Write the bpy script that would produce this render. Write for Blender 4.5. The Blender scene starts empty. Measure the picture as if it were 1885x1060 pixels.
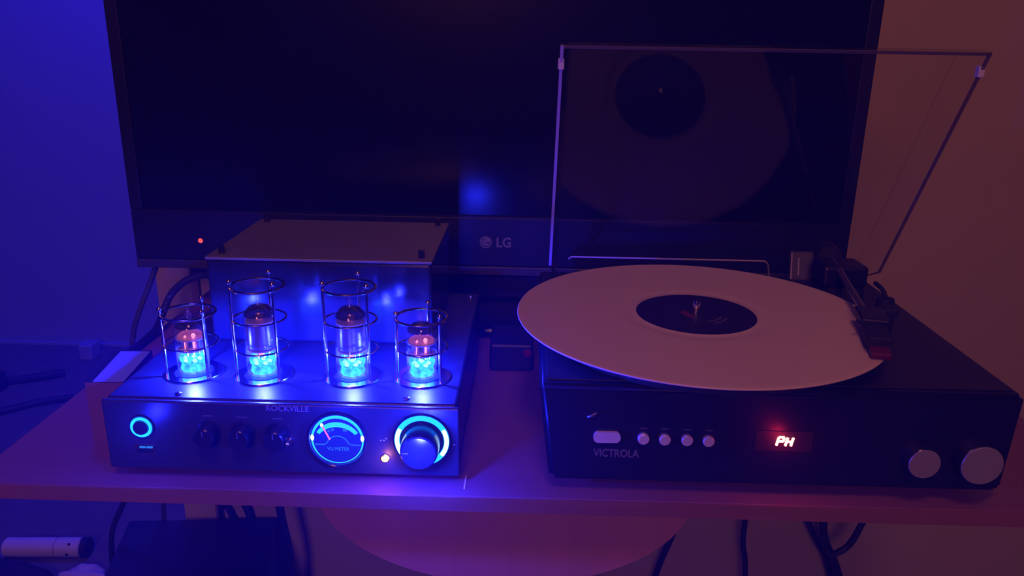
import bpy, bmesh, math, random
from mathutils import Vector, Matrix
random.seed(4)
SC = bpy.context.scene
COL = SC.collection
PI = math.pi

# ------------------------------------------------------------------ camera
H = 0.3275                                   # camera height over the desk top (desk top is z = 0)
cd = bpy.data.cameras.new('camera'); cam = bpy.data.objects.new('camera', cd); COL.objects.link(cam)
cd.sensor_width = 36; cd.lens = 1460.76 / 1885 * 36; cd.clip_start = 0.02
rt = Vector((0.9996, 0.0243, 0.0167)).normalized()
fw = Vector((-0.0181, 0.9529, -0.3027)); fw = (fw - rt * fw.dot(rt)).normalized()
up = rt.cross(fw)
M = Matrix((rt, up, -fw)).transposed().to_4x4(); M.translation = (0, 0, H)
cam.matrix_world = M
SC.camera = cam

# ------------------------------------------------------------------ world, lamps, exposure
w = bpy.data.worlds.new('night'); SC.world = w; w.use_nodes = True
w.node_tree.nodes['Background'].inputs[0].default_value = (0.006, 0.002, 0.004, 1)
w.node_tree.nodes['Background'].inputs[1].default_value = 1.0
vs = w.node_tree.nodes.new('ShaderNodeVolumeScatter')        # blue scatter added to the air, stands in for lens glare around the lights
vs.inputs['Color'].default_value = (0.05, 0.045, 1.0, 1); vs.inputs['Density'].default_value = 0.15
w.node_tree.links.new(vs.outputs[0], w.node_tree.nodes['World Output'].inputs['Volume'])
SC.view_settings.view_transform = 'Standard'; SC.view_settings.look = 'None'
SC.view_settings.exposure = 0; SC.view_settings.gamma = 1; SC.view_settings.use_curve_mapping = False

def lamp(name, kind, loc, power, color, size=0.01, target=None, sizey=None):
    d = bpy.data.lights.new(name, kind); o = bpy.data.objects.new(name, d); COL.objects.link(o)
    o.location = loc; d.energy = power; d.color = color
    if kind == 'AREA':
        d.size = size
        if sizey: d.shape = 'RECTANGLE'; d.size_y = sizey
    else: d.shadow_soft_size = size
    if target: o.rotation_euler = (Vector(target) - Vector(loc)).to_track_quat('-Z', 'Y').to_euler()
    return o
# dim warm room lamp high behind the viewer
lamp('warm_room_lamp', 'AREA', (0.0, -0.55, 1.95), 6.2, (1.0, 0.30, 0.28), 0.4, (0.15, 0.8, 0.0))
# a second, lower warm lamp across the room behind the viewer
lamp('warm_table_lamp', 'AREA', (-0.25, -1.3, 0.93), 6.6, (1.0, 0.30, 0.30), 0.3, (0.1, 1.0, -0.05))
# unseen blue lamp, added to light the far wall and floor at left
lamp('blue_wall_fill', 'AREA', (-0.75, 1.75, 1.7), 48, (0.012, 0.012, 1.0), 0.4, (-1.35, 2.35, -0.2))

# ------------------------------------------------------------------ materials
MATS = {}
def mat(name, col, rough=0.5, metal=0.0, emit=None, es=0.0, spec=0.5, noise=None, coat=0.0, bump=None):
    if name in MATS: return MATS[name]
    m = bpy.data.materials.new(name); m.use_nodes = True; nt = m.node_tree
    b = nt.nodes['Principled BSDF']
    b.inputs['Base Color'].default_value = (*col, 1); b.inputs['Roughness'].default_value = rough
    b.inputs['Metallic'].default_value = metal; b.inputs['Specular IOR Level'].default_value = spec
    b.inputs['Coat Weight'].default_value = coat
    if emit: b.inputs['Emission Color'].default_value = (*emit, 1); b.inputs['Emission Strength'].default_value = es
    if noise or bump:
        tc = nt.nodes.new('ShaderNodeTexCoord'); nz = nt.nodes.new('ShaderNodeTexNoise')
        nt.links.new(tc.outputs['Object'], nz.inputs['Vector'])
        nz.inputs['Scale'].default_value = (noise or bump)[0]; nz.inputs['Detail'].default_value = 6
        if noise:
            mx = nt.nodes.new('ShaderNodeMix'); mx.data_type = 'RGBA'
            mx.inputs[6].default_value = (*col, 1); mx.inputs[7].default_value = (*noise[1], 1)
            nt.links.new(nz.outputs['Fac'], mx.inputs[0]); nt.links.new(mx.outputs[2], b.inputs['Base Color'])
        if bump:
            bp = nt.nodes.new('ShaderNodeBump'); bp.inputs['Strength'].default_value = bump[1]; bp.inputs['Distance'].default_value = 0.001
            nt.links.new(nz.outputs['Fac'], bp.inputs['Height']); nt.links.new(bp.outputs[0], b.inputs['Normal'])
    MATS[name] = m; return m

def clear(name, tint=(1, 1, 1), ior=1.49, rough=0.02, body=0.0, bodycol=(0.5, 0.5, 0.5)):
    """clear plastic or glass: Fresnel reflection over plain transmission, with an optional cloudy share"""
    m = bpy.data.materials.new(name); m.use_nodes = True; nt = m.node_tree; nt.nodes.clear()
    out = nt.nodes.new('ShaderNodeOutputMaterial'); tr = nt.nodes.new('ShaderNodeBsdfTransparent'); gl = nt.nodes.new('ShaderNodeBsdfGlossy')
    # the same Fresnel curve on both faces of a thin wall
    ge = nt.nodes.new('ShaderNodeNewGeometry'); mr = nt.nodes.new('ShaderNodeMapRange'); mr.inputs[3].default_value = ior; mr.inputs[4].default_value = 1 / ior
    fr = nt.nodes.new('ShaderNodeFresnel'); nt.links.new(ge.outputs['Backfacing'], mr.inputs[0]); nt.links.new(mr.outputs[0], fr.inputs[0]); mx = nt.nodes.new('ShaderNodeMixShader')
    tr.inputs[0].default_value = (*tint, 1); gl.inputs['Roughness'].default_value = rough
    src = tr.outputs[0]
    if body:
        df = nt.nodes.new('ShaderNodeBsdfDiffuse'); df.inputs[0].default_value = (*bodycol, 1)
        m2 = nt.nodes.new('ShaderNodeMixShader'); m2.inputs[0].default_value = body
        nt.links.new(tr.outputs[0], m2.inputs[1]); nt.links.new(df.outputs[0], m2.inputs[2]); src = m2.outputs[0]
    nt.links.new(fr.outputs[0], mx.inputs[0]); nt.links.new(src, mx.inputs[1]); nt.links.new(gl.outputs[0], mx.inputs[2])
    nt.links.new(mx.outputs[0], out.inputs[0]); MATS[name] = m; return m

def glow(name, col, strength, through=0.0):
    """lit translucent part: light given off, part of what is behind shows through"""
    m = bpy.data.materials.new(name); m.use_nodes = True; nt = m.node_tree; nt.nodes.clear()
    out = nt.nodes.new('ShaderNodeOutputMaterial'); em = nt.nodes.new('ShaderNodeEmission')
    em.inputs[0].default_value = (*col, 1); em.inputs[1].default_value = strength
    if through:
        tr = nt.nodes.new('ShaderNodeBsdfTransparent'); mx = nt.nodes.new('ShaderNodeMixShader'); mx.inputs[0].default_value = through
        nt.links.new(em.outputs[0], mx.inputs[1]); nt.links.new(tr.outputs[0], mx.inputs[2]); nt.links.new(mx.outputs[0], out.inputs[0])
    else: nt.links.new(em.outputs[0], out.inputs[0])
    MATS[name] = m; return m

def glow_uneven(name, col, lo, hi, scale, through):
    m = glow(name, col, hi, through); nt = m.node_tree; em = [n for n in nt.nodes if n.type == 'EMISSION'][0]
    tc = nt.nodes.new('ShaderNodeTexCoord'); nz = nt.nodes.new('ShaderNodeTexNoise'); mr = nt.nodes.new('ShaderNodeMapRange')
    nz.inputs['Scale'].default_value = scale; nz.inputs['Detail'].default_value = 3
    mr.inputs[1].default_value = 0.35; mr.inputs[2].default_value = 0.65; mr.inputs[3].default_value = lo; mr.inputs[4].default_value = hi
    nt.links.new(tc.outputs['Object'], nz.inputs['Vector']); nt.links.new(nz.outputs['Fac'], mr.inputs[0]); nt.links.new(mr.outputs[0], em.inputs[1])
def wood(name, a, b, rough, scale=(1.2, 14, 14)):
    m = bpy.data.materials.new(name); m.use_nodes = True; nt = m.node_tree; bs = nt.nodes['Principled BSDF']
    tc = nt.nodes.new('ShaderNodeTexCoord'); mp = nt.nodes.new('ShaderNodeMapping'); nz = nt.nodes.new('ShaderNodeTexNoise')
    mp.inputs['Scale'].default_value = scale; nz.inputs['Scale'].default_value = 6; nz.inputs['Detail'].default_value = 8; nz.inputs['Distortion'].default_value = 0.6
    mx = nt.nodes.new('ShaderNodeMix'); mx.data_type = 'RGBA'; mx.inputs[6].default_value = (*a, 1); mx.inputs[7].default_value = (*b, 1)
    nt.links.new(tc.outputs['Object'], mp.inputs[0]); nt.links.new(mp.outputs[0], nz.inputs['Vector'])
    nt.links.new(nz.outputs['Fac'], mx.inputs[0]); nt.links.new(mx.outputs[2], bs.inputs['Base Color'])
    bs.inputs['Roughness'].default_value = rough
    MATS[name] = m; return m

mat('wall_paint', (0.49, 0.40, 0.34), 0.85, bump=(300, 0.15))
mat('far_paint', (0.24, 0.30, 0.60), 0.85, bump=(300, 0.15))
mat('carpet', (0.10, 0.09, 0.10), 0.95, noise=(30, (0.17, 0.15, 0.16)), bump=(400, 0.6))
wood('desk_wood', (0.27, 0.12, 0.13), (0.21, 0.09, 0.10), 0.42)
wood('desk_edge', (0.30, 0.13, 0.07), (0.22, 0.09, 0.05), 0.38)
wood('apron_wood', (0.54, 0.25, 0.20), (0.42, 0.19, 0.15), 0.45, (14, 14, 1.2))
mat('amp_black', (0.028, 0.028, 0.032), 0.36, bump=(600, 0.03))
mat('lid_metal', (0.20, 0.19, 0.18), 0.36)
mat('amp_panel', (0.034, 0.034, 0.036), 0.34)
mat('amp_gloss', (0.022, 0.022, 0.034), 0.12)  # black tinted blue, stands in for glow from the valves
mat('knob_black', (0.018, 0.018, 0.02), 0.22)
mat('rubber', (0.02, 0.02, 0.02), 0.8)
mat('chrome', (0.75, 0.68, 0.62), 0.16, 1.0)
mat('anode_metal', (0.35, 0.35, 0.38), 0.35, 0.7)
mat('mica', (0.55, 0.52, 0.5), 0.35)
clear('getter', tint=(0.10, 0.09, 0.14), ior=2.2, rough=0.06)
mat('print_grey', (0.22, 0.21, 0.24), 0.6)
mat('print_mid', (0.13, 0.12, 0.15), 0.6)
mat('print_dim', (0.10, 0.10, 0.11), 0.6)
clear('tube_glass', ior=1.5, body=0.06, bodycol=(0.5, 0.5, 0.6))
clear('acrylic', ior=1.36, tint=(0.97, 0.97, 0.97))
clear('acrylic_edge_dim', tint=(0.55, 0.45, 0.48), body=0.35, bodycol=(0.24, 0.22, 0.26))  # dim copy of the rim edge, duller light put into the colour
clear('acrylic_block', tint=(0.85, 0.85, 0.87), body=0.22, bodycol=(0.40, 0.38, 0.50), ior=1.5)
clear('acrylic_edge_lit', tint=(0.6, 0.55, 0.6), body=0.75, bodycol=(0.62, 0.58, 0.74))  # lit copy of the rim edge, brightness put into the colour
glow('led_cyan', (0.006, 0.16, 1.0), 5.0)
glow('led_cyan_soft', (0.004, 0.10, 1.0), 3.2, 0.35)
glow_uneven('tube_glow', (0.010, 0.17, 1.0), 2.0, 9.0, 260, 0.45)
glow('tube_core', (0.25, 0.9, 1.0), 5.0)
glow('heater', (1.0, 0.20, 0.32), 3.0)
glow('heater_soft', (1.0, 0.16, 0.42), 0.45, 0.6)
glow('white_hot', (0.55, 0.9, 1.0), 3.0)
glow('dial_face', (0.001, 0.012, 0.50), 0.95)
glow('dial_print', (0.02, 0.20, 0.95), 1.0)
glow('needle_red', (1.0, 0.16, 0.42), 1.3)
glow('orange_led', (1.0, 0.42, 0.10), 7.0)
glow('digit_red', (1.0, 0.30, 0.27), 4.0)
glow('standby_red', (1.0, 0.05, 0.04), 2.2)
glow('dim_red', (0.06, 0.002, 0.010), 0.5)
mat('tv_plastic', (0.014, 0.014, 0.034), 0.42, spec=0.35)  # blue put into the black for part of the surrounding glow
mat('tv_screen', (0.008, 0.008, 0.026), 0.20, spec=0.28)  # bluish black carries some of the amplifier's glow in its colour
mat('tv_edge', (0.055, 0.05, 0.07), 0.4)
mat('tt_body', (0.010, 0.009, 0.022), 0.42)  # blue glow partly put into the black base colour
mat('tt_deck', (0.018, 0.016, 0.020), 0.5)
mat('tt_rubber', (0.012, 0.012, 0.012), 0.7)
mat('brushed', (0.36, 0.34, 0.42), 0.42, 0.3)
mat('brushed_small', (0.75, 0.72, 0.78), 0.36, 0.25)
mat('vinyl_white', (0.80, 0.66, 0.70), 0.42, noise=(3, (0.74, 0.61, 0.65)))
mat('label_paper', (0.020, 0.014, 0.030), 0.55)
mat('label_red', (0.16, 0.02, 0.03), 0.6)
mat('label_print', (0.11, 0.08, 0.12), 0.6)
mat('arm_metal', (0.30, 0.27, 0.33), 0.35, 0.9)
mat('stylus_red', (0.13, 0.012, 0.025), 0.45)
mat('display_dark', (0.022, 0.015, 0.018), 0.5)
mat('cardboard', (0.21, 0.095, 0.085), 0.8)
mat('pale_sheet', (0.26, 0.34, 0.72), 0.6)
mat('cable_black', (0.018, 0.016, 0.02), 0.55)
mat('line_bluegrey', (0.06, 0.06, 0.10), 0.6)
mat('cable_grey', (0.26, 0.16, 0.17), 0.7)
mat('pale_plastic', (0.62, 0.62, 0.66), 0.5)
mat('cloth_white', (0.55, 0.52, 0.55), 0.9, bump=(60, 0.4))
mat('dark_fabric', (0.02, 0.018, 0.025), 0.9, bump=(90, 0.4))
mat('box_black', (0.020, 0.018, 0.030), 0.6)

# ------------------------------------------------------------------ helpers
def loc_of(o):
    v = Vector((0, 0, 0))
    while o is not None: v += o.location; o = o.parent
    return v
def obj(name, bm, m, parent=None, origin=None, smooth=False, label=None):
    """link a bmesh given in world coordinates as one mesh object"""
    if not isinstance(bm, bmesh.types.BMesh): raise TypeError(name)
    base = loc_of(parent) + (Vector(origin) - loc_of(parent) if origin else Vector((0, 0, 0)))
    bmesh.ops.recalc_face_normals(bm, faces=bm.faces[:])
    bmesh.ops.translate(bm, verts=bm.verts[:], vec=-base)
    me = bpy.data.meshes.new(name); bm.to_mesh(me); bm.free()
    me.materials.append(MATS[m])
    if smooth:
        for p in me.polygons: p.use_smooth = True
        try: me.set_sharp_from_angle(angle=math.radians(38))
        except Exception: pass
    o = bpy.data.objects.new(name, me); COL.objects.link(o)
    o.parent = parent; o.location = base - loc_of(parent)
    if label: o['label'] = label
    return o
def tag(o, label, cat, group=None):
    o['label'] = label; o['category'] = cat
    if group: o['group'] = group
    return o
def struct(o, label=None):
    o['kind'] = 'structure'
    if label: o['label'] = label
    return o
def thing(name, label, cat, loc, group=None):
    o = bpy.data.objects.new(name, None); COL.objects.link(o); o.location = loc
    o.empty_display_size = 0.02
    return tag(o, label, cat, group)
def B(): return bmesh.new()
def box(x0, x1, y0, y1, z0, z1, bev=0.0, seg=2, bm=None):
    t = B()
    bmesh.ops.create_cube(t, size=1)
    for v in t.verts: v.co = Vector((x0 + (v.co.x + .5) * (x1 - x0), y0 + (v.co.y + .5) * (y1 - y0), z0 + (v.co.z + .5) * (z1 - z0)))
    if bev: bmesh.ops.bevel(t, geom=t.edges[:], offset=bev, segments=seg, affect='EDGES', profile=0.5)
    return join(bm, t)
def join(bm, t):
    if bm is None: return t
    me = bpy.data.meshes.new('tmp'); t.to_mesh(me); t.free(); bm.from_mesh(me); bpy.data.meshes.remove(me); return bm
def cyl(p0, p1, r0, r1=None, seg=24, bm=None, bev=0.0):
    p0, p1 = Vector(p0), Vector(p1); r1 = r0 if r1 is None else r1
    t = B(); d = p1 - p0
    bmesh.ops.create_cone(t, cap_ends=True, segments=seg, radius1=r0, radius2=r1, depth=d.length)
    if bev: bmesh.ops.bevel(t, geom=[e for e in t.edges if len(e.link_faces) == 2 and any(len(f.verts) > 4 for f in e.link_faces)], offset=bev, segments=2, affect='EDGES')
    q = Vector((0, 0, 1)).rotation_difference(d.normalized())
    bmesh.ops.transform(t, verts=t.verts[:], matrix=Matrix.Translation((p0 + p1) / 2) @ q.to_matrix().to_4x4())
    return join(bm, t)
def ball(c, r, bm=None, s=(1, 1, 1), seg=14):
    t = B(); bmesh.ops.create_uvsphere(t, u_segments=seg, v_segments=max(8, seg // 2 + 2), radius=r)
    for v in t.verts: v.co = Vector((v.co.x * s[0] + c[0], v.co.y * s[1] + c[1], v.co.z * s[2] + c[2]))
    return join(bm, t)
def lathe(c, prof, seg=32, bm=None, axis='z'):
    """profile of (radius, height) turned about a vertical axis (or about -y for 'y')"""
    t = B(); rings = []
    for r, h in prof:
        if r < 1e-6: rings.append([t.verts.new((0, 0, h))])
        else: rings.append([t.verts.new((r * math.cos(2 * PI * k / seg), r * math.sin(2 * PI * k / seg), h)) for k in range(seg)])
    for a, b in zip(rings, rings[1:]):
        for k in range(seg):
            k2 = (k + 1) % seg
            if len(a) == 1 and len(b) == 1: continue
            if len(a) == 1: t.faces.new((a[0], b[k], b[k2]))
            elif len(b) == 1: t.faces.new((a[k], a[k2], b[0]))
            else: t.faces.new((a[k], a[k2], b[k2], b[k]))
    m4 = Matrix.Translation(c)
    if axis == 'y': m4 = m4 @ Matrix.Rotation(PI / 2, 4, 'X')
    bmesh.ops.transform(t, verts=t.verts[:], matrix=m4)
    return join(bm, t)
def torus(c, R, r, seg=40, sseg=10, bm=None, flat=1.0, axis='z'):
    prof = [(R + r * math.cos(2 * PI * k / sseg), r * flat * math.sin(2 * PI * k / sseg)) for k in range(sseg + 1)]
    t = lathe(c, prof, seg, axis=axis); bmesh.ops.remove_doubles(t, verts=t.verts[:], dist=1e-7)
    return join(bm, t)
def arc_band(cx, cz, y, r0, r1, a0, a1, th=0.0006, seg=40, bm=None):
    """flat arc in a plane facing the viewer (-y), angles in degrees; r0, r1 may be functions of t"""
    t = B(); n = seg
    f = lambda r, k: r(k / n) if callable(r) else r
    F, Bk = [], []
    for k in range(n + 1):
        a = math.radians(a0 + (a1 - a0) * k / n)
        for lst, yy in ((F, y - th), (Bk, y)):
            lst.append((t.verts.new((cx + f(r0, k) * math.cos(a), yy, cz + f(r0, k) * math.sin(a))), t.verts.new((cx + f(r1, k) * math.cos(a), yy, cz + f(r1, k) * math.sin(a)))))
    for k in range(n):
        t.faces.new((F[k][0], F[k + 1][0], F[k + 1][1], F[k][1])); t.faces.new((Bk[k][0], Bk[k][1], Bk[k + 1][1], Bk[k + 1][0]))
        t.faces.new((F[k][1], F[k + 1][1], Bk[k + 1][1], Bk[k][1])); t.faces.new((F[k][0], Bk[k][0], Bk[k + 1][0], F[k + 1][0]))
    for k in (0, n): t.faces.new((F[k][0], F[k][1], Bk[k][1], Bk[k][0]))
    bmesh.ops.remove_doubles(t, verts=t.verts[:], dist=1e-7)
    return join(bm, t)
def prism(pts, d, bm=None):
    """polygon of 3-D points thickened by vector d"""
    t = B(); d = Vector(d); a = [t.verts.new(p) for p in pts]; b = [t.verts.new(Vector(p) + d) for p in pts]
    t.faces.new(a); t.faces.new(b[::-1]); n = len(pts)
    for k in range(n): t.faces.new((a[k], b[k], b[(k + 1) % n], a[(k + 1) % n]))
    return join(bm, t)
def spline(pts, n=10):
    P = [Vector(p) for p in pts]; P = [P[0] * 2 - P[1]] + P + [P[-1] * 2 - P[-2]]; out = []
    for i in range(1, len(P) - 2):
        for k in range(n):
            u = k / n; a, b, c, d = P[i - 1:i + 3]
            out.append(0.5 * (2 * b + (c - a) * u + (2 * a - 5 * b + 4 * c - d) * u * u + (3 * b - a - 3 * c + d) * u ** 3))
    out.append(P[-2]); return out
def tube(pts, r, seg=8, bm=None, smooth=True, n=10):
    P = spline(pts, n) if smooth and len(pts) > 2 else [Vector(p) for p in pts]
    t = B(); rings = []; up_ = Vector((0.31, 0.52, 0.79)).normalized()
    for i, p in enumerate(P):
        d = (P[min(i + 1, len(P) - 1)] - P[max(i - 1, 0)]).normalized()
        a = d.cross(up_).normalized(); b = d.cross(a)
        rings.append([t.verts.new(p + (a * math.cos(2 * PI * k / seg) + b * math.sin(2 * PI * k / seg)) * r) for k in range(seg)])
    for A_, B_ in zip(rings, rings[1:]):
        for k in range(seg): t.faces.new((A_[k], A_[(k + 1) % seg], B_[(k + 1) % seg], B_[k]))
    t.faces.new(rings[0]); t.faces.new(rings[-1][::-1])
    return join(bm, t)
def text(s, size, cx, cz, y, th=0.0003, sx=1.0, bold=0.0, shear=0.0):
    """lettering standing on a plane that faces the viewer (-y), centred at cx, cz"""
    cu = bpy.data.curves.new('t', 'FONT'); cu.body = s; cu.size = size; cu.align_x = 'CENTER'; cu.align_y = 'CENTER'
    cu.extrude = th; cu.offset = bold; cu.shear = shear; cu.resolution_u = 3
    o = bpy.data.objects.new('t', cu); COL.objects.link(o); bpy.context.view_layer.update()
    dg = bpy.context.evaluated_depsgraph_get(); me = bpy.data.meshes.new_from_object(o.evaluated_get(dg))
    t = B(); t.from_mesh(me); bpy.data.objects.remove(o); bpy.data.curves.remove(cu); bpy.data.meshes.remove(me)
    bmesh.ops.transform(t, verts=t.verts[:], matrix=Matrix.Translation((cx, y, cz)) @ Matrix.Rotation(PI / 2, 4, 'X') @ Matrix.Diagonal((sx, 1, 1, 1)))
    return t
def copy_tree(o, parent, shift):
    c = o.copy(); COL.objects.link(c); c.parent = parent; c.location = o.location + Vector(shift)
    for ch in list(o.children):
        d = ch.copy(); COL.objects.link(d); d.parent = c
    return c

# ------------------------------------------------------------------ the room
FL = -0.74
struct(obj('floor', box(-3.2, 3.2, -1.6, 2.8, FL - 0.05, FL), 'carpet'))
struct(obj('wall_back', box(-0.543, 3.2, 1.10, 1.24, FL, 2.0), 'wall_paint'), 'plain warm toned wall behind the television ending at a corner')
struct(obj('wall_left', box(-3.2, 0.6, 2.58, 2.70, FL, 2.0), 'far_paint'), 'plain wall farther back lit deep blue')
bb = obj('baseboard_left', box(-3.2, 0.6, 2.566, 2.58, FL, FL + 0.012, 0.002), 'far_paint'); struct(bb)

# ------------------------------------------------------------------ desk
desk = thing('desk', 'brown wood-grain desk carrying the amplifier and the record player', 'desk', (0, 0.8, FL))
obj('tabletop', box(-0.4207, 0.46, 0.5155, 1.085, -0.012, 0.0, 0.0012), 'desk_wood', desk)
obj('edge_band', box(-0.4207, 0.46, 0.514, 0.5155, -0.012, -0.0002), 'desk_edge', desk)
pts = []
for k in range(33):
    a = PI + PI * k / 32
    pts.append((-0.014 + 0.150 * math.cos(a), 0.545, -0.012 + 0.088 * math.sin(a)))
obj('apron', prism(pts, (0, 0.016, 0)), 'apron_wood', desk, label='half-round wooden panel hanging under the desk edge')
obj('rail', box(-0.36, 0.40, 0.70, 0.72, -0.05, -0.012), 'apron_wood', desk)
obj('pedestal', box(-0.07, 0.05, 0.70, 0.80, FL + 0.03, -0.012, 0.003), 'apron_wood', desk)
obj('foot', box(-0.16, 0.14, 0.56, 1.02, FL, FL + 0.03, 0.004), 'apron_wood', desk)

# ------------------------------------------------------------------ television
TX0, TX1, TY, TZ0, TZ1 = -0.476, 0.381, 0.92, 0.050, 0.555
tv = thing('television', 'large black flat-screen television standing behind the amplifier and record player', 'television', (-0.047, 0.96, 0))
obj('housing', box(TX0, TX1, TY + 0.004, TY + 0.05, TZ0, TZ1, 0.004), 'tv_plastic', tv)
obj('bezel', box(TX0 + 0.001, TX1 - 0.001, TY, TY + 0.006, 0.062, 0.122, 0.0015), 'tv_plastic', tv, label='black lower bezel of the television')
obj('bottom_strip', box(TX0 + 0.001, TX1 - 0.001, TY - 0.001, TY + 0.004, 0.051, 0.0615, 0.001), 'tv_edge', tv)
obj('screen', box(TX0 + 0.016, TX1 - 0.016, TY + 0.002, TY + 0.0055, 0.1245, TZ1 - 0.016), 'tv_screen', tv)
for nm, a in (('side_bezel', (TX0 + 0.001, TX0 + 0.0155)), ('side_bezel', (TX1 - 0.0155, TX1 - 0.001))):
    obj(nm, box(a[0], a[1], TY, TY + 0.006, 0.1225, TZ1 - 0.001, 0.001), 'tv_plastic', tv)
obj('top_bezel', box(TX0 + 0.016, TX1 - 0.016, TY, TY + 0.006, TZ1 - 0.0155, TZ1 - 0.001, 0.001), 'tv_plastic', tv)
obj('screen_trim', box(TX0 + 0.03, TX1 - 0.016, TY - 0.0005, TY + 0.001, 0.1222, 0.1236), 'tv_plastic', tv)
lg = obj('logo_disc', lathe((-0.0498, TY, 0.0918), [(0, 0.0008), (0.0070, 0.0008), (0.0073, 0.0), (0.0073, -0.001)], 32, axis='y'), 'print_grey', tv, label='round grey emblem on the bezel')
gm = arc_band(-0.0498, 0.0918, TY - 0.0008, 0.0046, 0.0055, 100, 360, 0.0003)
box(-0.0498, -0.0446, TY - 0.0011, TY - 0.0008, 0.0913, 0.0923, bm=gm); box(-0.0512, -0.0505, TY - 0.0011, TY - 0.0008, 0.0895, 0.0942, bm=gm)
obj('emblem_mark', gm, 'tv_plastic', lg)
obj('lettering', text('LG', 0.0165, -0.0283, 0.0915, TY - 0.0002, 0.0004, 0.92, 0.0004), 'print_grey', tv, label='grey LG lettering')
obj('standby_light', lathe((-0.3942, TY, 0.0859), [(0, 0.0012), (0.0022, 0.0010), (0.0028, 0.0), (0.0028, -0.001)], 16, axis='y'), 'standby_red', tv, label='small red standby light')
obj('neck', box(-0.11, 0.02, 0.945, 0.985, 0.012, 0.11, 0.004), 'tv_plastic', tv)
obj('stand_base', box(-0.27, 0.16, 0.84, 1.04, 0.0, 0.012, 0.004), 'tv_screen', tv)

# ------------------------------------------------------------------ tube amplifier
AX0, AX1, AY, AYB, AZ, AZ0 = -0.3135, -0.0474, 0.5277, 0.80, 0.0665, 0.010
amp = thing('tube_amplifier', 'black tube amplifier with four blue-glowing valves and lit front dials', 'amplifier', ((AX0 + AX1) / 2, 0.66, 0))
obj('chassis', box(AX0 + 0.002, AX1 - 0.002, AY + 0.004, AYB, AZ0, AZ, 0.002), 'amp_black', amp)
obj('front_panel', box(AX0, AX1, AY, AY + 0.0045, AZ0 - 0.001, AZ - 0.001, 0.0012), 'amp_panel', amp)
for x in (AX0 + 0.03, AX1 - 0.03):
    for y in (AY + 0.03, AYB - 0.03):
        obj('foot', cyl((x, y, 0), (x, y, AZ0), 0.011, 0.013), 'rubber', amp)
cov = obj('transformer_cover', box(-0.276, -0.0815, 0.650, 0.797, AZ, 0.140, 0.0025), 'amp_gloss', amp, label='glossy black cover box behind the valves')
lidp = obj('cover_lid', box(-0.2765, -0.081, 0.6495, 0.7975, 0.1402, 0.1428, 0.0008), 'lid_metal', cov)
for x, y in ((-0.266, 0.662), (-0.266, 0.786), (-0.0915, 0.662), (-0.0915, 0.786)):
    obj('thumb_screw', cyl((x, y, 0.1428), (x, y, 0.1495), 0.0028, seg=14), 'knob_black', cov)
sc = None
for x, y in ((-0.26, 0.539), (-0.088, 0.541), (-0.303, 0.789), (-0.058, 0.789)):
    obj('screw', lathe((x, y, AZ), [(0.0028, -0.0005), (0.0026, 0.0009), (0.0012, 0.0015), (0, 0.0015)], 14), 'chrome', amp)
# ---- power button
pb = obj('power_button', lathe((-0.2852, AY, 0.0444), [(0, 0.0034), (0.0052, 0.0034), (0.0056, 0.0028), (0.0056, -0.001)], 32, axis='y'), 'knob_black', amp)
obj('light_ring', torus((-0.2852, AY - 0.0012, 0.0444), 0.0070, 0.0011, 40, 8, axis='y'), 'led_cyan', pb, label='glowing pale blue ring around the power button')
obj('bezel', torus((-0.2852, AY - 0.0004, 0.0444), 0.0090, 0.0008, 40, 8, axis='y'), 'amp_gloss', pb)
# ---- socket below the power button
us = box(-0.2925, -0.2775, AY - 0.0008, AY, 0.0215, 0.0295, 0.0003); us = obj('usb_socket', us, 'chrome', amp)
obj('opening', box(-0.2912, -0.2788, AY - 0.0011, AY - 0.0008, 0.0226, 0.0262), 'knob_black', us)
for x in (-0.2862, -0.2808):
    obj('ring_glint', box(x - 0.0024, x + 0.0022, AY - 0.0013, AY - 0.0008, 0.0270, 0.0283, 0.0002), 'dial_print', us, label='small blue glint')  # glowing bars stand in for the light ring's reflection in the socket
# ---- three dark tone knobs
for x, z in ((-0.2347, 0.0418), (-0.2090, 0.0414), (-0.1829, 0.0410)):
    k = obj('tone_knob', lathe((x, AY, z), [(0, 0.0125), (0.0070, 0.0125), (0.0077, 0.0118), (0.0082, 0.0008), (0.0095, 0.0004), (0.0095, -0.001)], 28, axis='y', ), 'knob_black', amp, smooth=True)
    obj('pointer', box(x - 0.0004, x + 0.0004, AY - 0.0131, AY - 0.0122, z + 0.002, z + 0.0066), 'print_dim', k)
    obj('legend', box(x - 0.004, x + 0.004, AY - 0.0002, AY, z + 0.0125, z + 0.0134), 'print_dim', amp)
tg = cyl((-0.1745, AY, 0.0362), (-0.1735, AY - 0.010, 0.0385), 0.0011, 0.0017, 12); ball((-0.1735, AY - 0.010, 0.0385), 0.0019, bm=tg)
tgo = obj('toggle_switch', tg, 'chrome', amp, smooth=True)
obj('collar', lathe((-0.1745, AY, 0.0362), [(0.0012, 0.0018), (0.003, 0.0018), (0.0034, 0.0)], 16, axis='y'), 'chrome', tgo)
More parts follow.
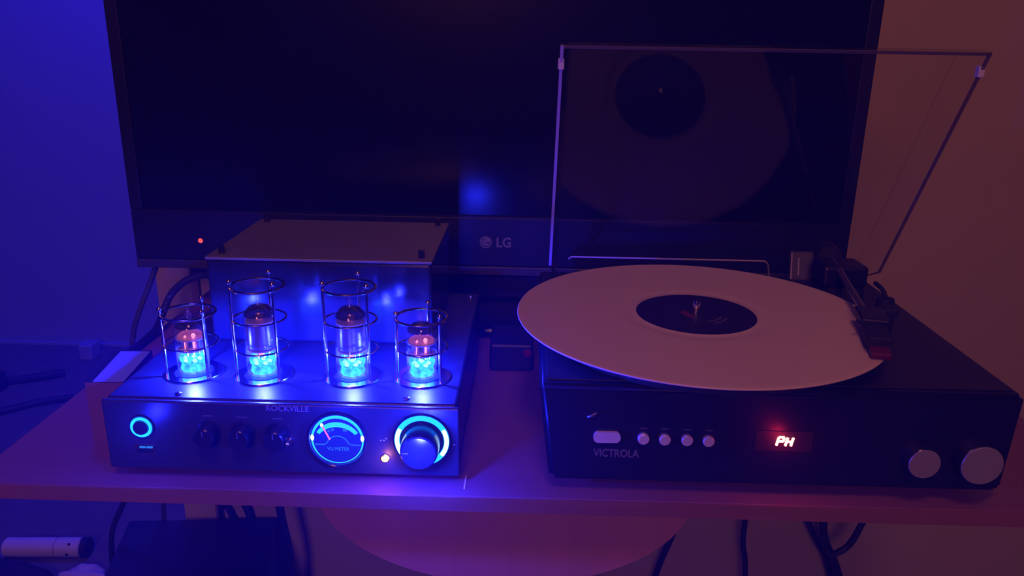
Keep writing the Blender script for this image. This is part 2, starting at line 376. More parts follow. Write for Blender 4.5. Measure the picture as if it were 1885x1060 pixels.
# ---- level meter
mx_, mz_ = -0.1382, 0.0385
mt = obj('meter_bezel', lathe((mx_, AY, mz_), [(0.0203, 0.0012), (0.0208, 0.0030), (0.0216, 0.0034), (0.0224, 0.0022), (0.0226, -0.001)], 48, axis='y'), 'amp_gloss', amp, smooth=True, label='round black bezel of the level meter')
obj('dial_face', lathe((mx_, AY, mz_), [(0, 0.0004), (0.0200, 0.0004), (0.0200, -0.001)], 48, axis='y'), 'dial_face', mt)
obj('light_ring', arc_band(mx_, mz_, AY - 0.0008, lambda t: 0.0183 - 0.0009 * math.sin(2 * PI * t), 0.0196, 0, 360, 0.0005, 64), 'led_cyan', mt, label='glowing cyan ring of the meter')
for a in (4, 176): obj('lamp_spot', ball((mx_ + 0.0188 * math.cos(math.radians(a)), AY - 0.0014, mz_ + 0.0188 * math.sin(math.radians(a))), 0.0016, s=(0.8, 0.4, 1.6)), 'white_hot', mt)
obj('scale_band', arc_band(mx_, mz_ - 0.004, AY - 0.0007, lambda t: 0.0155 - 0.0012 * math.sin(PI * t), 0.0182, 32, 148, 0.0004), 'led_cyan', mt)
tk = None
for k in range(9):
    a = math.radians(58 + k * 8.0); r_ = 0.0196
    tk = box(mx_ + r_ * math.cos(a) - 0.0008, mx_ + r_ * math.cos(a) + 0.0007, AY - 0.0016, AY - 0.0012, mz_ - 0.004 + r_ * math.sin(a) - 0.0011, mz_ - 0.004 + r_ * math.sin(a) + 0.0009, bm=tk)
obj('scale_marks', tk, 'rubber', mt)
nb = None
for x, z in ((-0.0062, 0.0068), (-0.0034, 0.0079), (0.0052, 0.0079), (0.0068, 0.0078)): nb = arc_band(mx_ + x, mz_ + z, AY - 0.0008, 0.0005, 0.0010, 0, 360, 0.0003, 12, nb)
obj('scale_numbers', nb, 'dial_print', mt)
ln = arc_band(mx_, mz_ - 0.0055, AY - 0.0008, 0.0080, 0.0086, 20, 160, 0.0003, 30)
for s in (-1, 1): box(min(s * 0.0170, s * 0.0102) + mx_, max(s * 0.0170, s * 0.0102) + mx_, AY - 0.0011, AY - 0.0008, mz_ - 0.0047, mz_ - 0.0041, bm=ln)
for s in (-1, 1): tube([(mx_ + s * 0.0102, AY - 0.0010, mz_ - 0.0044), (mx_ + s * 0.0076, AY - 0.0010, mz_ - 0.0026)], 0.0003, 6, ln)
obj('dial_line', ln, 'dial_print', mt)
obj('lettering', text('VU METER', 0.0040, mx_ + 0.0002, mz_ - 0.0080, AY - 0.0009, 0.0001, 0.9), 'dial_print', mt, label='VU METER lettering')
nd = tube([(-0.1435, AY - 0.0026, 0.0392), (-0.1488, AY - 0.0026, 0.0506)], 0.0006, 6)
obj('needle', nd, 'needle_red', mt, label='pink-red needle swung to the left')
obj('needle_tip', ball((-0.1490, AY - 0.0026, 0.0509), 0.0012, s=(1, 0.5, 1.2)), 'white_hot', mt)
obj('glass', lathe((mx_, AY, mz_), [(0, 0.0032), (0.0203, 0.0032)], 48, axis='y'), 'tube_glass', mt)
# ---- volume control
vx, vz = -0.0751, 0.0393
vk = obj('volume_knob', lathe((vx, AY, vz), [(0, 0.0205), (0.0122, 0.0205), (0.0134, 0.0195), (0.0139, 0.0170), (0.0142, 0.001), (0.0142, -0.001)], 48, axis='y'), 'knob_black', amp, smooth=True, label='black volume knob')
obj('light_ring', arc_band(vx, vz, AY - 0.0006, 0.0166, 0.0203, 0, 360, 0.0008, 72), 'led_cyan', vk, label='glowing cyan ring around the volume knob')
for a in (-4, 184): obj('lamp_spot', arc_band(vx, vz, AY - 0.0014, 0.0170, 0.0200, a - 34, a + 34, 0.0003, 16), 'white_hot', vk)
obj('ring_bezel', torus((vx, AY - 0.0004, vz), 0.0212, 0.0009, 48, 8, axis='y'), 'amp_gloss', vk)
obj('pointer', box(vx - 0.0117, vx - 0.0075, AY - 0.0208, AY - 0.0203, vz - 0.0005, vz + 0.0004), 'print_dim', vk)
for x, z in ((-0.1060, 0.0382), (-0.1036, 0.0382), (-0.1020, 0.0398), (-0.0512, 0.0362)): obj('legend_dot', ball((x, AY, z), 0.0006, seg=8, s=(1, 0.4, 1)), 'pale_plastic', amp)
obj('lettering', text('ROCKVILLE', 0.0064, -0.1745, 0.0622, AY - 0.0002, 0.0002, 0.98), 'print_grey', amp, label='dim ROCKVILLE lettering')
obj('lettering', text('VOLUME', 0.0032, vx, 0.0632, AY - 0.0002, 0.0001, 1.05), 'print_grey', amp, label='VOLUME lettering')
il = obj('indicator_light', ball((-0.1032, AY - 0.0012, 0.0234), 0.0024, s=(1, 0.7, 1)), 'orange_led', amp, label='small bright orange indicator light')
obj('bezel', torus((-0.1032, AY - 0.0004, 0.0234), 0.0031, 0.0006, 24, 6, axis='y'), 'chrome', il)
BLUE = (0.012, 0.016, 1.0)
for nm, x, y, z, p in (('volume_ring_light', vx, AY - 0.040, vz + 0.004, 1.6), ('meter_light', mx_, AY - 0.034, mz_ + 0.024, 0.42), ('power_ring_light', -0.2852, AY - 0.026, 0.0444, 0.16)):
    lamp(nm, 'POINT', (x, y, z), p, BLUE, 0.004).parent = None
lamp('indicator_glow', 'POINT', (-0.1032, AY - 0.012, 0.0200), 0.010, (1.0, 0.30, 0.12), 0.002)

# ---- valves and their wire guards
def make_tube(cx, cy, big):
    z0 = AZ; h = 0.060 if big else 0.047; R = 0.0127 if big else 0.0122
    prof = [(0.0, 0.0022), (R * 0.80, 0.0022), (R * 0.96, 0.004), (R, 0.008), (R, h * 0.82), (R * 0.90, h * 0.90), (R * 0.60, h * 0.97), (R * 0.26, h), (R * 0.16, h + 0.003), (R * 0.10, h + 0.007), (0, h + 0.0085)]
    g = obj('vacuum_tube', lathe((cx, cy, z0), prof, 36), 'tube_glass', amp, (cx, cy, z0), True, 'tall glass valve with a glowing blue foot' if big else 'short glass valve with pink heater and blue glow')
    obj('socket', lathe((cx, cy, z0), [(0, 0.0018), (0.0145, 0.0018), (0.0155, 0.0010), (0.0155, -0.0005)], 32), 'amp_gloss', g)
    obj('stem', lathe((cx, cy, z0), [(0, 0.0035), (0.0088, 0.0035), (0.0098, 0.005), (0.0092, 0.008), (0.0080, 0.0095), (0.0100, 0.012), (0.0104, 0.0145), (0.0082, 0.0185), (0.0055, 0.0200), (0, 0.0205)], 24), 'tube_glow', g, smooth=True, label='cyan glowing glass foot')
    cr = None
    for k in range(5):
        a = 2 * PI * k / 5 + 0.4
        cr = ball((cx + 0.0058 * math.cos(a), cy + 0.0050 * math.sin(a) - 0.002, z0 + 0.0125), 0.0014, cr, s=(1.4, 1, 1), seg=8)
    obj('lamp_beads', cr, 'tube_core', g)
    pins = None
    for k in range(7):
        a = 2 * PI * k / 7
        pins = cyl((cx + 0.0066 * math.cos(a), cy + 0.0066 * math.sin(a), z0 + 0.002), (cx + 0.0060 * math.cos(a), cy + 0.0060 * math.sin(a), z0 + 0.023), 0.0005, seg=6, bm=pins)
    obj('lead_wires', pins, 'chrome', g)
    pz0, pz1 = (0.0235, 0.046) if big else (0.0215, 0.0300)
    obj('mica_disc', cyl((cx, cy, z0 + pz0 - 0.0008), (cx, cy, z0 + pz0), 0.0112, seg=24), 'mica', g)
    obj('mica_disc', cyl((cx, cy, z0 + pz1), (cx, cy, z0 + pz1 + 0.0008), 0.0112, seg=24), 'mica', g)
    if big:
        an = lathe((cx, cy, z0), [(0.0088, pz0 + 0.0006), (0.0096, pz0 + 0.001), (0.0096, pz1 - 0.001), (0.0088, pz1 - 0.0006)], 24)
        for s in (-1, 1): box(cx + s * 0.0103 - 0.0010, cx + s * 0.0103 + 0.0010, cy - 0.0006, cy + 0.0006, z0 + pz0 + 0.001, z0 + pz1 - 0.001, bm=an)
        obj('anode_plate', an, 'anode_metal', g, smooth=True)
        obj('heater', cyl((cx, cy - 0.004, z0 + 0.0185), (cx, cy - 0.004, z0 + 0.0225), 0.0022, seg=10), 'heater', g, label='pink glowing heater')
        obj('heater_tip', lathe((cx, cy, z0), [(0.0022, pz1 + 0.0010), (0.0030, pz1 + 0.0060), (0, pz1 + 0.0060)], 14), 'heater_soft', g)
    else:
        an = None
        for s in (-1, 1): an = box(cx + s * 0.0045 - 0.0030, cx + s * 0.0045 + 0.0030, cy - 0.003, cy + 0.003, z0 + pz0 + 0.0002, z0 + pz1 - 0.0002, 0.0008, bm=an)
        obj('anode_plate', an, 'anode_metal', g)
        hz = None
        for s, r in ((-1, 0.0003), (1, 0.0007)): hz = cyl((cx + s * 0.0036, cy - 0.0042, z0 + pz0 - 0.0035), (cx + s * 0.0036, cy - 0.0042, z0 + pz1 + 0.0012), r, seg=8, bm=hz)
        obj('heater', hz, 'heater', g, label='pink glowing heater wires')
        ht = None
        for s, r in ((-0.9, 0.0009), (0.95, 0.0017)): ht = ball((cx + s * 0.0036, cy - 0.0030, z0 + pz1 + 0.0022 + 0.0006 * s), r, ht, seg=10)
        obj('heater_tip', ht, 'heater', g)
        obj('heater_glow', lathe((cx, cy, z0), [(0.0095, pz1 + 0.0010), (0.0098, pz1 + 0.0025), (0.0080, pz1 + 0.0040), (0, pz1 + 0.0042)], 24), 'heater_soft', g)
    obj('getter', lathe((cx, cy, z0), [(R * 0.93, h * 0.855), (R * 0.86, h * 0.895), (R * 0.57, h * 0.962), (R * 0.22, h * 0.992)], 32), 'getter', g, smooth=True, label='dark silvered dome inside the glass top')
    return g
def make_guard(cx, cy, big):
    z0 = AZ; h = 0.0745 if big else 0.0508; R = 0.0202
    root = obj('tube_guard', lathe((cx, cy, z0), [(0.0155, 0.0), (0.0155, 0.0014), (R + 0.0022, 0.0014), (R + 0.0026, 0.0006), (R + 0.0026, -0.0002)], 40), 'chrome', amp, (cx, cy, z0), True, 'tall chrome wire guard' if big else 'short chrome wire guard')
    levels = (h, 0.0485, 0.0245) if big else (h, 0.0262)
    for i, z in enumerate(levels): obj('ring', torus((cx, cy, z0 + z), R, 0.0013 if i == 0 else 0.0009, 48, 8, flat=0.8), 'chrome', root, smooth=True)
    for a in (82, 205, 322):
        a = math.radians(a); x, y = cx + R * math.cos(a), cy + R * math.sin(a)
        rd = cyl((x, y, z0 + 0.001), (x, y, z0 + h + 0.004), 0.0012, seg=10); ball((x, y, z0 + h + 0.0052), 0.0022, rd, seg=10)
        obj('rod', rd, 'chrome', root, smooth=True)
    return root
TUBES = ((-0.2640, 0.5793, 0), (-0.2075, 0.5780, 1), (-0.1365, 0.5790, 1), (-0.0815, 0.5810, 0))
proto = {}
for x, y, big in TUBES:
    if big in proto:
        g, c, px_, py_ = proto[big]
        copy_tree(g, amp, (x - px_, y - py_, 0)); copy_tree(c, amp, (x - px_, y - py_, 0))
    else: proto[big] = (make_tube(x, y, big), make_guard(x, y, big), x, y)
    lamp('valve_light', 'POINT', (x, y - 0.004, AZ + 0.0175), 10.5, BLUE, 0.0028)

# ------------------------------------------------------------------ record player
TTX0, TTX1, TTY, TTB, TTZ = 0.0105, 0.3595, 0.5245, 0.815, 0.0885
tt = thing('record_player', 'black record player with open clear lid, silver buttons and red display', 'record player', (0.185, 0.67, 0))
t = B(); bmesh.ops.create_cube(t, size=1)
for v in t.verts:
    top = v.co.z > 0; l = v.co.x < 0
    v.co = Vector(((TTX0 if top else 0.0205) if l else (TTX1 if top else 0.3560), TTY if v.co.y < 0 else TTB, TTZ if top else 0.010))
bmesh.ops.bevel(t, geom=t.edges[:], offset=0.004, segments=3, affect='EDGES')
obj('plinth', t, 'tt_body', tt, smooth=True)
for x in (0.05, 0.325):
    for y in (0.56, 0.78): obj('foot', cyl((x, y, 0), (x, y, 0.011), 0.013, 0.015), 'rubber', tt)
obj('deck', box(TTX0 + 0.006, TTX1 - 0.006, TTY + 0.008, TTB - 0.006, TTZ, TTZ + 0.0012, 0.0005), 'tt_deck', tt)
RX, RY, RZ = 0.1437, 0.637, 0.1065
pl = obj('platter', lathe((RX, RY, 0), [(0, 0.0895), (0.125, 0.0895), (0.1275, 0.0905), (0.1275, 0.1015), (0.126, 0.1025), (0, 0.1025)], 72), 'tt_rubber', tt, smooth=True)
obj('slip_mat', cyl((RX, RY, 0.1026), (RX, RY, 0.1044), 0.122, seg=64), 'dark_fabric', pl)
obj('spindle', lathe((RX, RY, 0), [(0.0034, 0.1025), (0.0034, 0.1150), (0.0026, 0.1178), (0, 0.1183)], 20), 'chrome', tt, smooth=True)
# front controls
fy = TTY
pts = []
for k in range(24):
    a = 2 * PI * k / 24; pts.append((0.0616 + (0.0062 if math.cos(a) >= 0 else -0.0062) + 0.0038 * math.cos(a), fy + 0.001, 0.0483 + 0.0044 * math.sin(a)))
obj('switch', prism(pts, (0, -0.0032, 0)), 'brushed_small', tt, label='oblong silver rocker switch')
for x, z in ((0.0883, 0.0478), (0.1039, 0.0476), (0.1201, 0.0476), (0.1358, 0.0474)):
    obj('button', lathe((x, fy, z), [(0, 0.0034), (0.0036, 0.0034), (0.0042, 0.0028), (0.0043, -0.001)], 24, axis='y'), 'brushed_small', tt, label='small round silver button')
    obj('legend', box(x - 0.0028, x + 0.0028, fy - 0.0002, fy + 0.0005, z + 0.0074, z + 0.0084), 'print_dim', tt)
for x, z, r in ((0.2887, 0.0395, 0.0118), (0.3297, 0.0394, 0.0156)):
    k = obj('knob', lathe((x, fy, z), [(0, 0.0128), (r * 0.92, 0.0128), (r, 0.0118), (r, 0.001), (r, -0.001)], 44, axis='y'), 'knob_black', tt, smooth=True)
    obj('cap', lathe((x, fy, z), [(0, 0.0134), (r * 0.93, 0.0134), (r * 0.96, 0.0126)], 44, axis='y'), 'brushed', k, label='brushed silver face of the knob')
obj('lettering', text('VICTROLA', 0.0088, 0.0692, 0.0344, fy - 0.0002, 0.0002, 0.80, 0.0002), 'print_mid', tt, label='grey VICTROLA lettering')
dsp = obj('display', box(0.170, 0.212, fy - 0.0004, fy + 0.0006, 0.0400, 0.0565, 0.0003), 'display_dark', tt, label='dark display window')
def seg7(x, z, segs, h=0.0066, w=0.0040, sl=0.18):
    bm = None; P = {'a': ((0, h), (w, h)), 'b': ((w, h), (w, h / 2)), 'c': ((w, h / 2), (w, 0)), 'd': ((0, 0), (w, 0)), 'e': ((0, h / 2), (0, 0)), 'f': ((0, h), (0, h / 2)), 'g': ((0, h / 2), (w, h / 2))}
    for s in segs:
        (ax, az), (bx_, bz) = P[s]
        bm = tube([(x + ax + az * sl, fy - 0.0007, z + az), (x + bx_ + bz * sl, fy - 0.0007, z + bz)], 0.00095, 6, bm)
    return bm
obj('digit', seg7(0.1857, 0.0450, 'abgef'), 'digit_red', dsp, label='glowing red letter P')
obj('digit', seg7(0.1922, 0.0448, 'bcgef'), 'digit_red', dsp, label='glowing red letter H')
lamp('display_glow', 'POINT', (0.191, fy - 0.014, 0.0475), 0.016, (1.0, 0.02, 0.06), 0.003)
# curved metal latch on the front edge
obj('latch', tube([(0.0470, fy - 0.0020, 0.0645), (0.0495, fy - 0.0035, 0.0664), (0.0530, fy - 0.0020, 0.0676)], 0.0011, 8), 'arm_metal', tt, smooth=True, label='small curved metal catch')
# tonearm
tb = obj('arm_base', cyl((0.306, 0.748, TTZ), (0.306, 0.748, 0.104), 0.024, 0.022, 32, bev=0.001), 'tt_rubber', tt, smooth=True)
obj('gimbal', box(0.282, 0.324, 0.728, 0.764, 0.104, 0.1245, 0.003), 'tt_body', tb)
arm = obj('tonearm', tube([(0.3025, 0.778, 0.1225), (0.297, 0.735, 0.1215), (0.2885, 0.690, 0.1205), (0.2765, 0.618, 0.1175)], 0.0030, 10), 'arm_metal', tt, smooth=True, label='slim dark metal tonearm')
obj('counterweight', cyl((0.3015, 0.770, 0.1225), (0.3045, 0.792, 0.1227), 0.0115, seg=28, bev=0.001), 'tt_rubber', arm, smooth=True)
hs = box(-0.0105, 0.0105, -0.016, 0.018, -0.0030, 0.0055, 0.0015)
bmesh.ops.transform(hs, verts=hs.verts[:], matrix=Matrix.Translation((0.2745, 0.600, 0.1175)) @ Matrix.Rotation(math.radians(-12), 4, 'Z'))
obj('headshell', hs, 'tt_body', arm)
ct = box(-0.0085, 0.0085, -0.020, 0.016, -0.0055, 0.0045, 0.0015)
bmesh.ops.transform(ct, verts=ct.verts[:], matrix=Matrix.Translation((0.2665, 0.5715, 0.1158)) @ Matrix.Rotation(math.radians(-14), 4, 'Z'))
obj('cartridge', ct, 'tt_rubber', arm)
st = box(-0.0070, 0.0070, -0.008, 0.004, -0.0035, 0.0015, 0.001)
bmesh.ops.transform(st, verts=st.verts[:], matrix=Matrix.Translation((0.2610, 0.5485, 0.1118)) @ Matrix.Rotation(math.radians(-14), 4, 'Z') @ Matrix.Rotation(math.radians(8), 4, 'X'))
obj('stylus', st, 'stylus_red', arm, label='dark red stylus holder')
obj('finger_lift', tube([(0.266, 0.592, 0.1185), (0.2605, 0.588, 0.1190), (0.2575, 0.586, 0.1215)], 0.0012, 8), 'tt_rubber', arm)
ar = cyl((0.306, 0.640, TTZ), (0.306, 0.640, 0.110), 0.005, seg=16); box(0.299, 0.313, 0.634, 0.646, 0.108, 0.1155, 0.002, bm=ar)
obj('arm_rest', ar, 'tt_rubber', tt)
cl = cyl((0.338, 0.716, TTZ), (0.338, 0.716, 0.0985), 0.0085, 0.0075, 20); tube([(0.338, 0.716, 0.0985), (0.337, 0.724, 0.1045), (0.3345, 0.736, 0.1075)], 0.0022, 8, cl)
obj('cue_lever', cl, 'tt_rubber', tt, smooth=True)
# dust cover: a shallow clear tray hinged at the rear and opened to 59.5 degrees
A_ = math.radians(59.5); U = Vector((0, -math.cos(A_), math.sin(A_))); N = Vector((0, math.sin(A_), math.cos(A_)))
P0 = Vector((0, 0.658, 0.3215))                       # upper rim line
def L(x, s, d): return Vector((x, 0, 0)) + P0 - U * s + N * d     # s runs down from the upper rim, d goes from the rim plane to the panel plane
rx0, rx1, px0, px1, DP, SB = 0.0225, 0.3605, 0.0305, 0.3525, 0.030, 0.252
pan = [L(px0, 0.020, DP), L(px1, 0.020, DP), L(px1, 0.297, DP), L(0.2640, 0.297, DP), L(0.2605, 0.2845, DP), L(0.2560, 0.2735, DP), L(0.2530, 0.2705, DP), L(0.0475, 0.2705, DP), L(0.0455, 0.2725, DP), L(0.0445, 0.297, DP), L(px0, 0.297, DP)]
dc = obj('dust_cover', prism(pan, N * 0.0022), 'acrylic', tt, label='clear acrylic lid standing open')
for xr, xp, sg in ((rx0, px0, 1), (rx1, px1, -1)):
    obj('side_wall', prism([L(xr, 0, 0), L(xr, SB, 0), L(xp, 0.297, DP), L(xp, 0.020, DP)], (sg * 0.0022, 0, 0)), 'acrylic', dc)
    obj('side_edge', prism([L(xr, 0, -0.0001), L(xr, SB, -0.0001), L(xr + sg * 0.0026, SB, -0.0001), L(xr + sg * 0.0026, 0, -0.0001)], N * -0.0016), 'acrylic_edge_lit' if sg > 0 else 'acrylic_edge_dim', dc)
    obj('corner_edge', prism([L(xr, SB, 0), L(xr + sg * 0.0024, SB, 0), L(xp + sg * 0.0024, 0.297, DP), L(xp, 0.297, DP)], -U * 0.0018), 'acrylic_edge_dim', dc)
    obj('bumper', box(xr - 0.0012 if sg > 0 else xr - 0.0038, xr + 0.0038 if sg > 0 else xr + 0.0012, 0.6640, 0.6705, 0.3020, 0.3110, 0.0008), 'pale_plastic', dc, label='small pale rubber bumper')
obj('front_wall', prism([L(rx0, 0, 0), L(rx1, 0, 0), L(px1, 0.020, DP), L(px0, 0.020, DP)], -U * -0.0022), 'acrylic', dc)
obj('front_edge', prism([L(rx0, 0, -0.0001), L(rx1, 0, -0.0001), L(rx1, 0.0024, -0.0001), L(rx0, 0.0024, -0.0001)], N * -0.0014), 'acrylic_edge_dim', dc)
nt_ = tube([L(0.0445, 0.274, DP - 0.0004), L(0.0472, 0.2706, DP - 0.0004)], 0.0009, 6); tube([L(0.0472, 0.2706, DP - 0.0004), L(0.2530, 0.2706, DP - 0.0004)], 0.0009, 6, nt_)
tube([L(0.2530, 0.2706, DP - 0.0004), L(0.2575, 0.2755, DP - 0.0004), L(0.2605, 0.2845, DP - 0.0004), L(0.2640, 0.297, DP - 0.0004)], 0.0009, 6, nt_)
obj('notch_edge', nt_, 'acrylic_edge_lit', dc, label='edge of the lid notch painted pale as if lit')
hb = prism([(0.2755, 0.800, TTZ + 0.001), (0.3100, 0.800, TTZ + 0.001), (0.3005, 0.806, 0.1175), (0.2755, 0.806, 0.1175)], (0, 0.006, 0))
hb = obj('hinge_block', hb, 'acrylic_block', tt, label='clear plastic hinge block')
for a, b in (((0.2757, 0.7995, TTZ + 0.002), (0.2757, 0.8055, 0.1170)), ((0.3098, 0.7995, TTZ + 0.002), (0.3005, 0.8055, 0.1170)), ((0.2830, 0.7995, TTZ + 0.006), (0.2830, 0.8050, 0.1120))):
    obj('edge_stroke', tube([a, b], 0.0008, 6), 'acrylic_edge_lit', hb)  # bright strokes added for light caught along the block's edges

# ------------------------------------------------------------------ the record
rec = thing('vinyl_record', 'white twelve-inch vinyl record with dark label on the turntable', 'record', (RX, RY, 0.1045))
prof = [(0.0037, 0.1046), (0.1495, 0.1046), (0.1507, 0.1050), (0.1510, 0.1056), (0.1507, 0.1062), (0.1495, 0.1065), (0.1460, 0.1064)]
for k in range(24):
    r = 0.1450 - k * 0.0034; prof += [(r, 0.1064), (r - 0.0017, 0.10632)]
prof += [(0.0600, 0.1063), (0.0590, 0.1061), (0.0520, 0.1061), (0.0510, 0.1064), (0.0037, 0.1064), (0.0037, 0.1046)]
obj('disc', lathe((RX, RY, 0), prof, 128), 'vinyl_white', rec, smooth=True, label='pale pinkish-white grooved vinyl')
lb = obj('paper_label', lathe((RX, RY, 0), [(0.0036, 0.1066), (0.0500, 0.1066), (0.0502, 0.1063)], 72), 'label_paper', rec, label='dark blue-black paper label')
def flat_arc(r0, r1, a0, a1, n=10, z=0.10662):
    A = [math.radians(a0 + (a1 - a0) * k / n) for k in range(n + 1)]
    return prism([(RX + r0 * math.cos(a), RY + r0 * math.sin(a), z) for a in A] + [(RX + r1 * math.cos(a), RY + r1 * math.sin(a), z) for a in A[::-1]], (0, 0, 0.0001))
obj('label_print', flat_arc(0.006, 0.0125, 150, 250), 'label_red', lb, label='dull red print beside the spindle')
for r, a0, a1 in ((0.020, 285, 340), (0.025, 292, 335)): obj('label_print', flat_arc(r, r + 0.0022, a0, a1), 'label_print', lb, label='grey print on the record label')

# ------------------------------------------------------------------ small things on the desk
ad = thing('carton', 'small upright brown carton with a pale top sheet beside the amplifier', 'carton', (-0.347, 0.62, 0))
def quad_slab(p, z0, z1): return prism([(x, y, z0) for x, y in p], (0, 0, z1 - z0))
q = [(-0.3595, 0.5868), (-0.3279, 0.5886), (-0.3361, 0.6570), (-0.3690, 0.6550)]
obj('case', quad_slab(q, 0.0, 0.0515), 'cardboard', ad)
obj('lid', quad_slab(q, 0.0515, 0.0520), 'cable_black', ad, label='dark top of the carton')
obj('top_sheet', quad_slab([(-0.3531, 0.5872), (-0.3283, 0.5888), (-0.3361, 0.6539), (-0.3622, 0.6522)], 0.0520, 0.0523), 'pale_sheet', ad, label='pale rectangular sheet')
tag(obj('pale_strip', box(-0.0441, -0.0428, 0.5250, 0.5440, 0.0, 0.0010, 0.0003), 'pale_plastic'), 'thin pale plastic strip lying on the desk beside the amplifier corner', 'strip')
dv = thing('media_box', 'small dark box with a faint red light between amplifier and record player', 'media box', (-0.013, 0.78, 0))
obj('case', box(-0.036, 0.0085, 0.748, 0.808, 0.0, 0.030, 0.003), 'tv_plastic', dv)
obj('red_light', cyl((0.0025, 0.7482, 0.021), (0.0025, 0.7474, 0.021), 0.0042, seg=16), 'dim_red', dv, label='faint red light')
# loose cords around the desk
def cord(pts, r, label, group=None, m='cable_black', seg=8):
    return tag(obj('cord', tube(pts, r, seg), m, smooth=True), label, 'cord', group)
cord([(-0.322, 0.809, 0.045), (-0.340, 0.837, 0.060), (-0.364, 0.858, 0.062), (-0.388, 0.860, 0.055), (-0.406, 0.856, 0.040), (-0.4125, 0.845, 0.023), (-0.4130, 0.825, 0.009), (-0.4140, 0.790, 0.0048), (-0.4150, 0.745, 0.0048), (-0.4160, 0.700, 0.0047)], 0.0042, 'thick black cord arching out behind the amplifier and along the desk edge')
cord([(-0.470, 0.985, 0.065), (-0.484, 0.965, 0.018), (-0.498, 0.952, -0.020), (-0.508, 0.950, -0.050), (-0.514, 0.955, -0.080), (-0.545, 1.02, -0.22), (-0.562, 1.072, -0.36), (-0.572, 1.085, -0.44), (-0.572, 1.085, -0.6), (-0.57, 1.08, FL + 0.006)], 0.0036, 'thin dark line dropping from behind the television past the desk side to the floor', m='line_bluegrey')  # thin bluish-grey tube along a dark curve left of the television
cord([(-0.4820, 1.090, 0.06), (-0.4830, 1.092, 0.0), (-0.4825, 1.092, -0.06), (-0.483, 1.092, -0.30), (-0.483, 1.09, FL + 0.008)], 0.0055, 'greyish cord running straight down the wall below the television', m='cable_grey')
G = 'cords hanging under the desk'
cord([(-0.405, 0.99, -0.016), (-0.52, 1.0, -0.22), (-0.583, 1.0, -0.334), (-0.611, 1.0, -0.405), (-0.625, 1.02, -0.55), (-0.63, 1.05, FL + 0.005)], 0.0040, 'slanting cord beside the black floor box, left of its top edge', G)
cord([(-0.470, 1.085, -0.35), (-0.4795, 1.085, -0.362), (-0.4800, 1.086, -0.40), (-0.482, 1.086, -0.55), (-0.48, 1.085, FL + 0.006)], 0.0030, 'thin straight cord on the pale wall end behind the black floor box', G)
cord([(-0.400, 1.07, -0.016), (-0.44, 1.08, -0.22), (-0.480, 1.086, -0.365), (-0.463, 1.086, -0.405), (-0.44, 1.086, -0.5), (-0.43, 1.085, FL + 0.006)], 0.0042, 'slanting cord crossing the pale wall end behind the black floor box', G)
cord([(-0.385, 1.07, -0.016), (-0.42, 1.08, -0.22), (-0.440, 1.086, -0.365), (-0.434, 1.086, -0.405), (-0.42, 1.086, -0.5), (-0.41, 1.085, FL + 0.006)], 0.0058, 'thick cord on the wall above the right half of the black floor box', G)
cord([(-0.350, 1.0, -0.016), (-0.358, 1.0, -0.2), (-0.353, 1.0, -0.331), (-0.345, 1.0, -0.40), (-0.343, 1.0, -0.453), (-0.345, 1.01, -0.60), (-0.36, 1.03, FL + 0.008)], 0.0062, 'thick black cord hanging just right of the black floor box', G)
cord([(0.330, 1.0, -0.016), (0.326, 1.0, -0.2), (0.324, 1.0, -0.327), (0.325, 1.0, -0.373), (0.334, 1.0, -0.429), (0.34, 1.0, -0.60), (0.33, 1.02, FL + 0.006)], 0.0042, 'single dark cord hanging straight against the wall under the record player', G)
cord([(0.395, 1.05, -0.016), (0.410, 1.05, -0.29), (0.434, 1.05, -0.363), (0.456, 1.05, -0.405), (0.475, 1.05, -0.44), (0.495, 1.05, -0.52), (0.51, 1.06, FL + 0.006)], 0.0046, 'cord slanting into the knot of cords under the record player', G)
cord([(0.438, 1.006, -0.016), (0.437, 1.006, -0.26), (0.438, 1.006, -0.33), (0.446, 1.006, -0.37), (0.470, 1.006, -0.420), (0.50, 1.006, -0.52), (0.52, 1.03, FL + 0.007)], 0.0062, 'thick middle cord of the knot of cords under the record player', G)
cord([(0.450, 0.955, -0.016), (0.482, 0.955, -0.25), (0.470, 0.955, -0.302), (0.456, 0.955, -0.340), (0.434, 0.955, -0.356), (0.426, 0.958, -0.350)], 0.0046, 'looped cord curving up to the right out of the knot of cords', G)
cord([(0.245, 1.0, -0.016), (0.240, 1.0, -0.3), (0.232, 1.0, -0.335), (0.222, 1.0, -0.36), (0.20, 1.03, -0.5), (0.19, 1.05, FL + 0.006)], 0.0046, 'short visible cord beside the right end of the half-round desk panel', G)

# ------------------------------------------------------------------ things on the floor
sub = thing('floor_box', 'plain black box standing on the floor under the desk', 'box', (-0.46, 0.92, FL))
q = [(-0.607, 1.050), (-0.3875, 1.068), (-0.318, 0.78), (-0.545, 0.76)]
obj('body', quad_slab(q, FL + 0.012, -0.400), 'box_black', sub)
for x, y in ((-0.58, 1.02), (-0.41, 1.035), (-0.345, 0.80), (-0.525, 0.79)): obj('foot', cyl((x, y, FL), (x, y, FL + 0.012), 0.012, seg=16), 'rubber', sub)
wt = thing('white_tube', 'white plastic tube lying on the floor past the desk', 'tube', (-1.0, 1.42, FL))
P_, Q_ = Vector((-1.085, 1.405, FL + 0.0215)), Vector((-0.925, 1.413, FL + 0.0215)); dq = (Q_ - P_).normalized()
obj('barrel', cyl(P_, Q_, 0.0205, seg=28, bev=0.003), 'pale_plastic', wt, smooth=True)
obj('end_cap', cyl(Q_, Q_ + dq * 0.012, 0.0208, seg=28), 'cable_black', wt)
obj('seam', cyl(P_ + dq * 0.107, P_ + dq * 0.1085, 0.02075, seg=28), 'print_grey', wt)
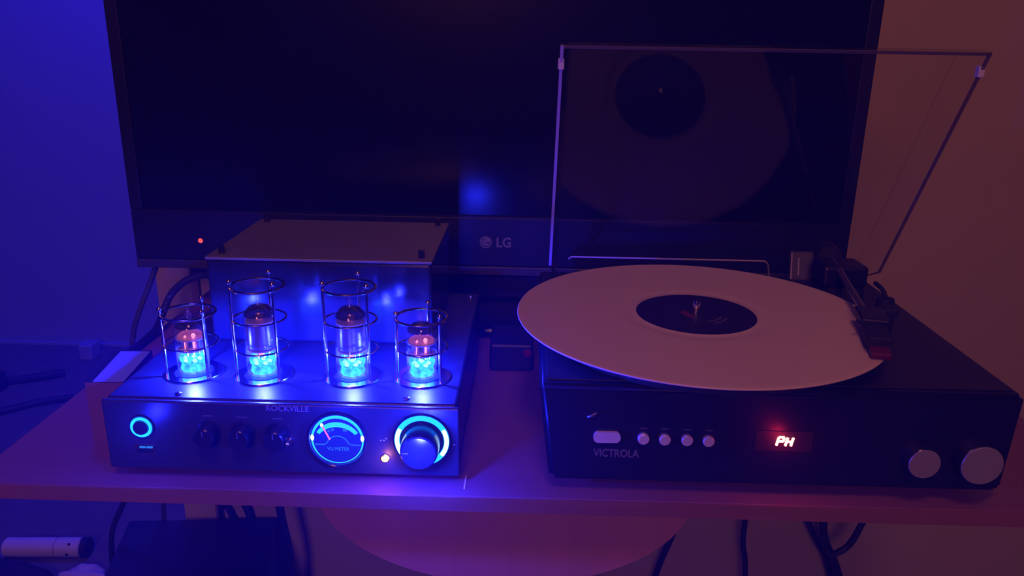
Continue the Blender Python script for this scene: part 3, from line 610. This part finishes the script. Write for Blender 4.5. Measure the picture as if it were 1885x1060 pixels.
for zz, yy, xx in ((0.016, -0.0135, 0.140), (-0.004, -0.0205, 0.136)): obj('hole', ball(P_ + dq * xx + Vector((0, yy, zz)), 0.0034, seg=10, s=(1, 0.6, 1)), 'cable_black', wt)
def lump(c, r, s, sd, m, name):
    bm = B(); bmesh.ops.create_icosphere(bm, subdivisions=4, radius=1); rnd = random.Random(sd); ph = [rnd.uniform(0, 6) for _ in range(6)]
    for v in bm.verts:
        p = v.co.copy(); k = 1 + 0.10 * math.sin(4 * p.x + ph[0]) * math.sin(5 * p.y + ph[1]) + 0.06 * math.sin(9 * p.y + ph[2] + 3 * p.z) + 0.05 * math.sin(11 * p.x + ph[3])
        v.co = Vector((c[0] + p.x * k * r * s[0], c[1] + p.y * k * r * s[1], max(c[2] + p.z * k * r * s[2], FL)))
    return obj(name, bm, m, smooth=True)
tag(lump((-1.045, 1.298, FL + 0.01), 0.1, (1.05, 0.62, 0.42), 3, 'dark_fabric', 'dark_bag'), 'dark soft bag lying in front of the white tube', 'bag')
tag(lump((-0.885, 1.335, FL + 0.004), 0.1, (0.46, 0.34, 0.22), 8, 'cloth_white', 'white_cloth'), 'crumpled whitish cloth on the floor beside the black box', 'cloth')
tag(obj('cord', tube([(-1.75, 2.22, FL + 0.012), (-1.64, 2.235, FL + 0.012), (-1.56, 2.265, FL + 0.012), (-1.475, 2.31, FL + 0.014)], 0.013, 8), 'cable_black', smooth=True), 'dark cord lying on the floor near the far wall', 'cord')
tag(obj('cord', tube([(-1.62, 1.99, FL + 0.010), (-1.51, 2.04, FL + 0.010), (-1.44, 2.10, FL + 0.010), (-1.355, 2.14, FL + 0.010)], 0.011, 8), 'cable_black', smooth=True), 'second dark cord on the floor, between the far cord and the desk', 'cord')
pg = thing('plug_block', 'dark plug block on the floor at the end of the far cord', 'plug', (-1.66, 2.20, FL))
obj('body', box(-1.72, -1.60, 2.17, 2.22, FL, FL + 0.06, 0.008), 'cable_black', pg)
tag(obj('door_stop', box(-1.50, -1.455, 2.44, 2.50, FL, FL + 0.055, 0.006), 'far_paint'), 'small pale block standing on the floor against the far wall', 'block')
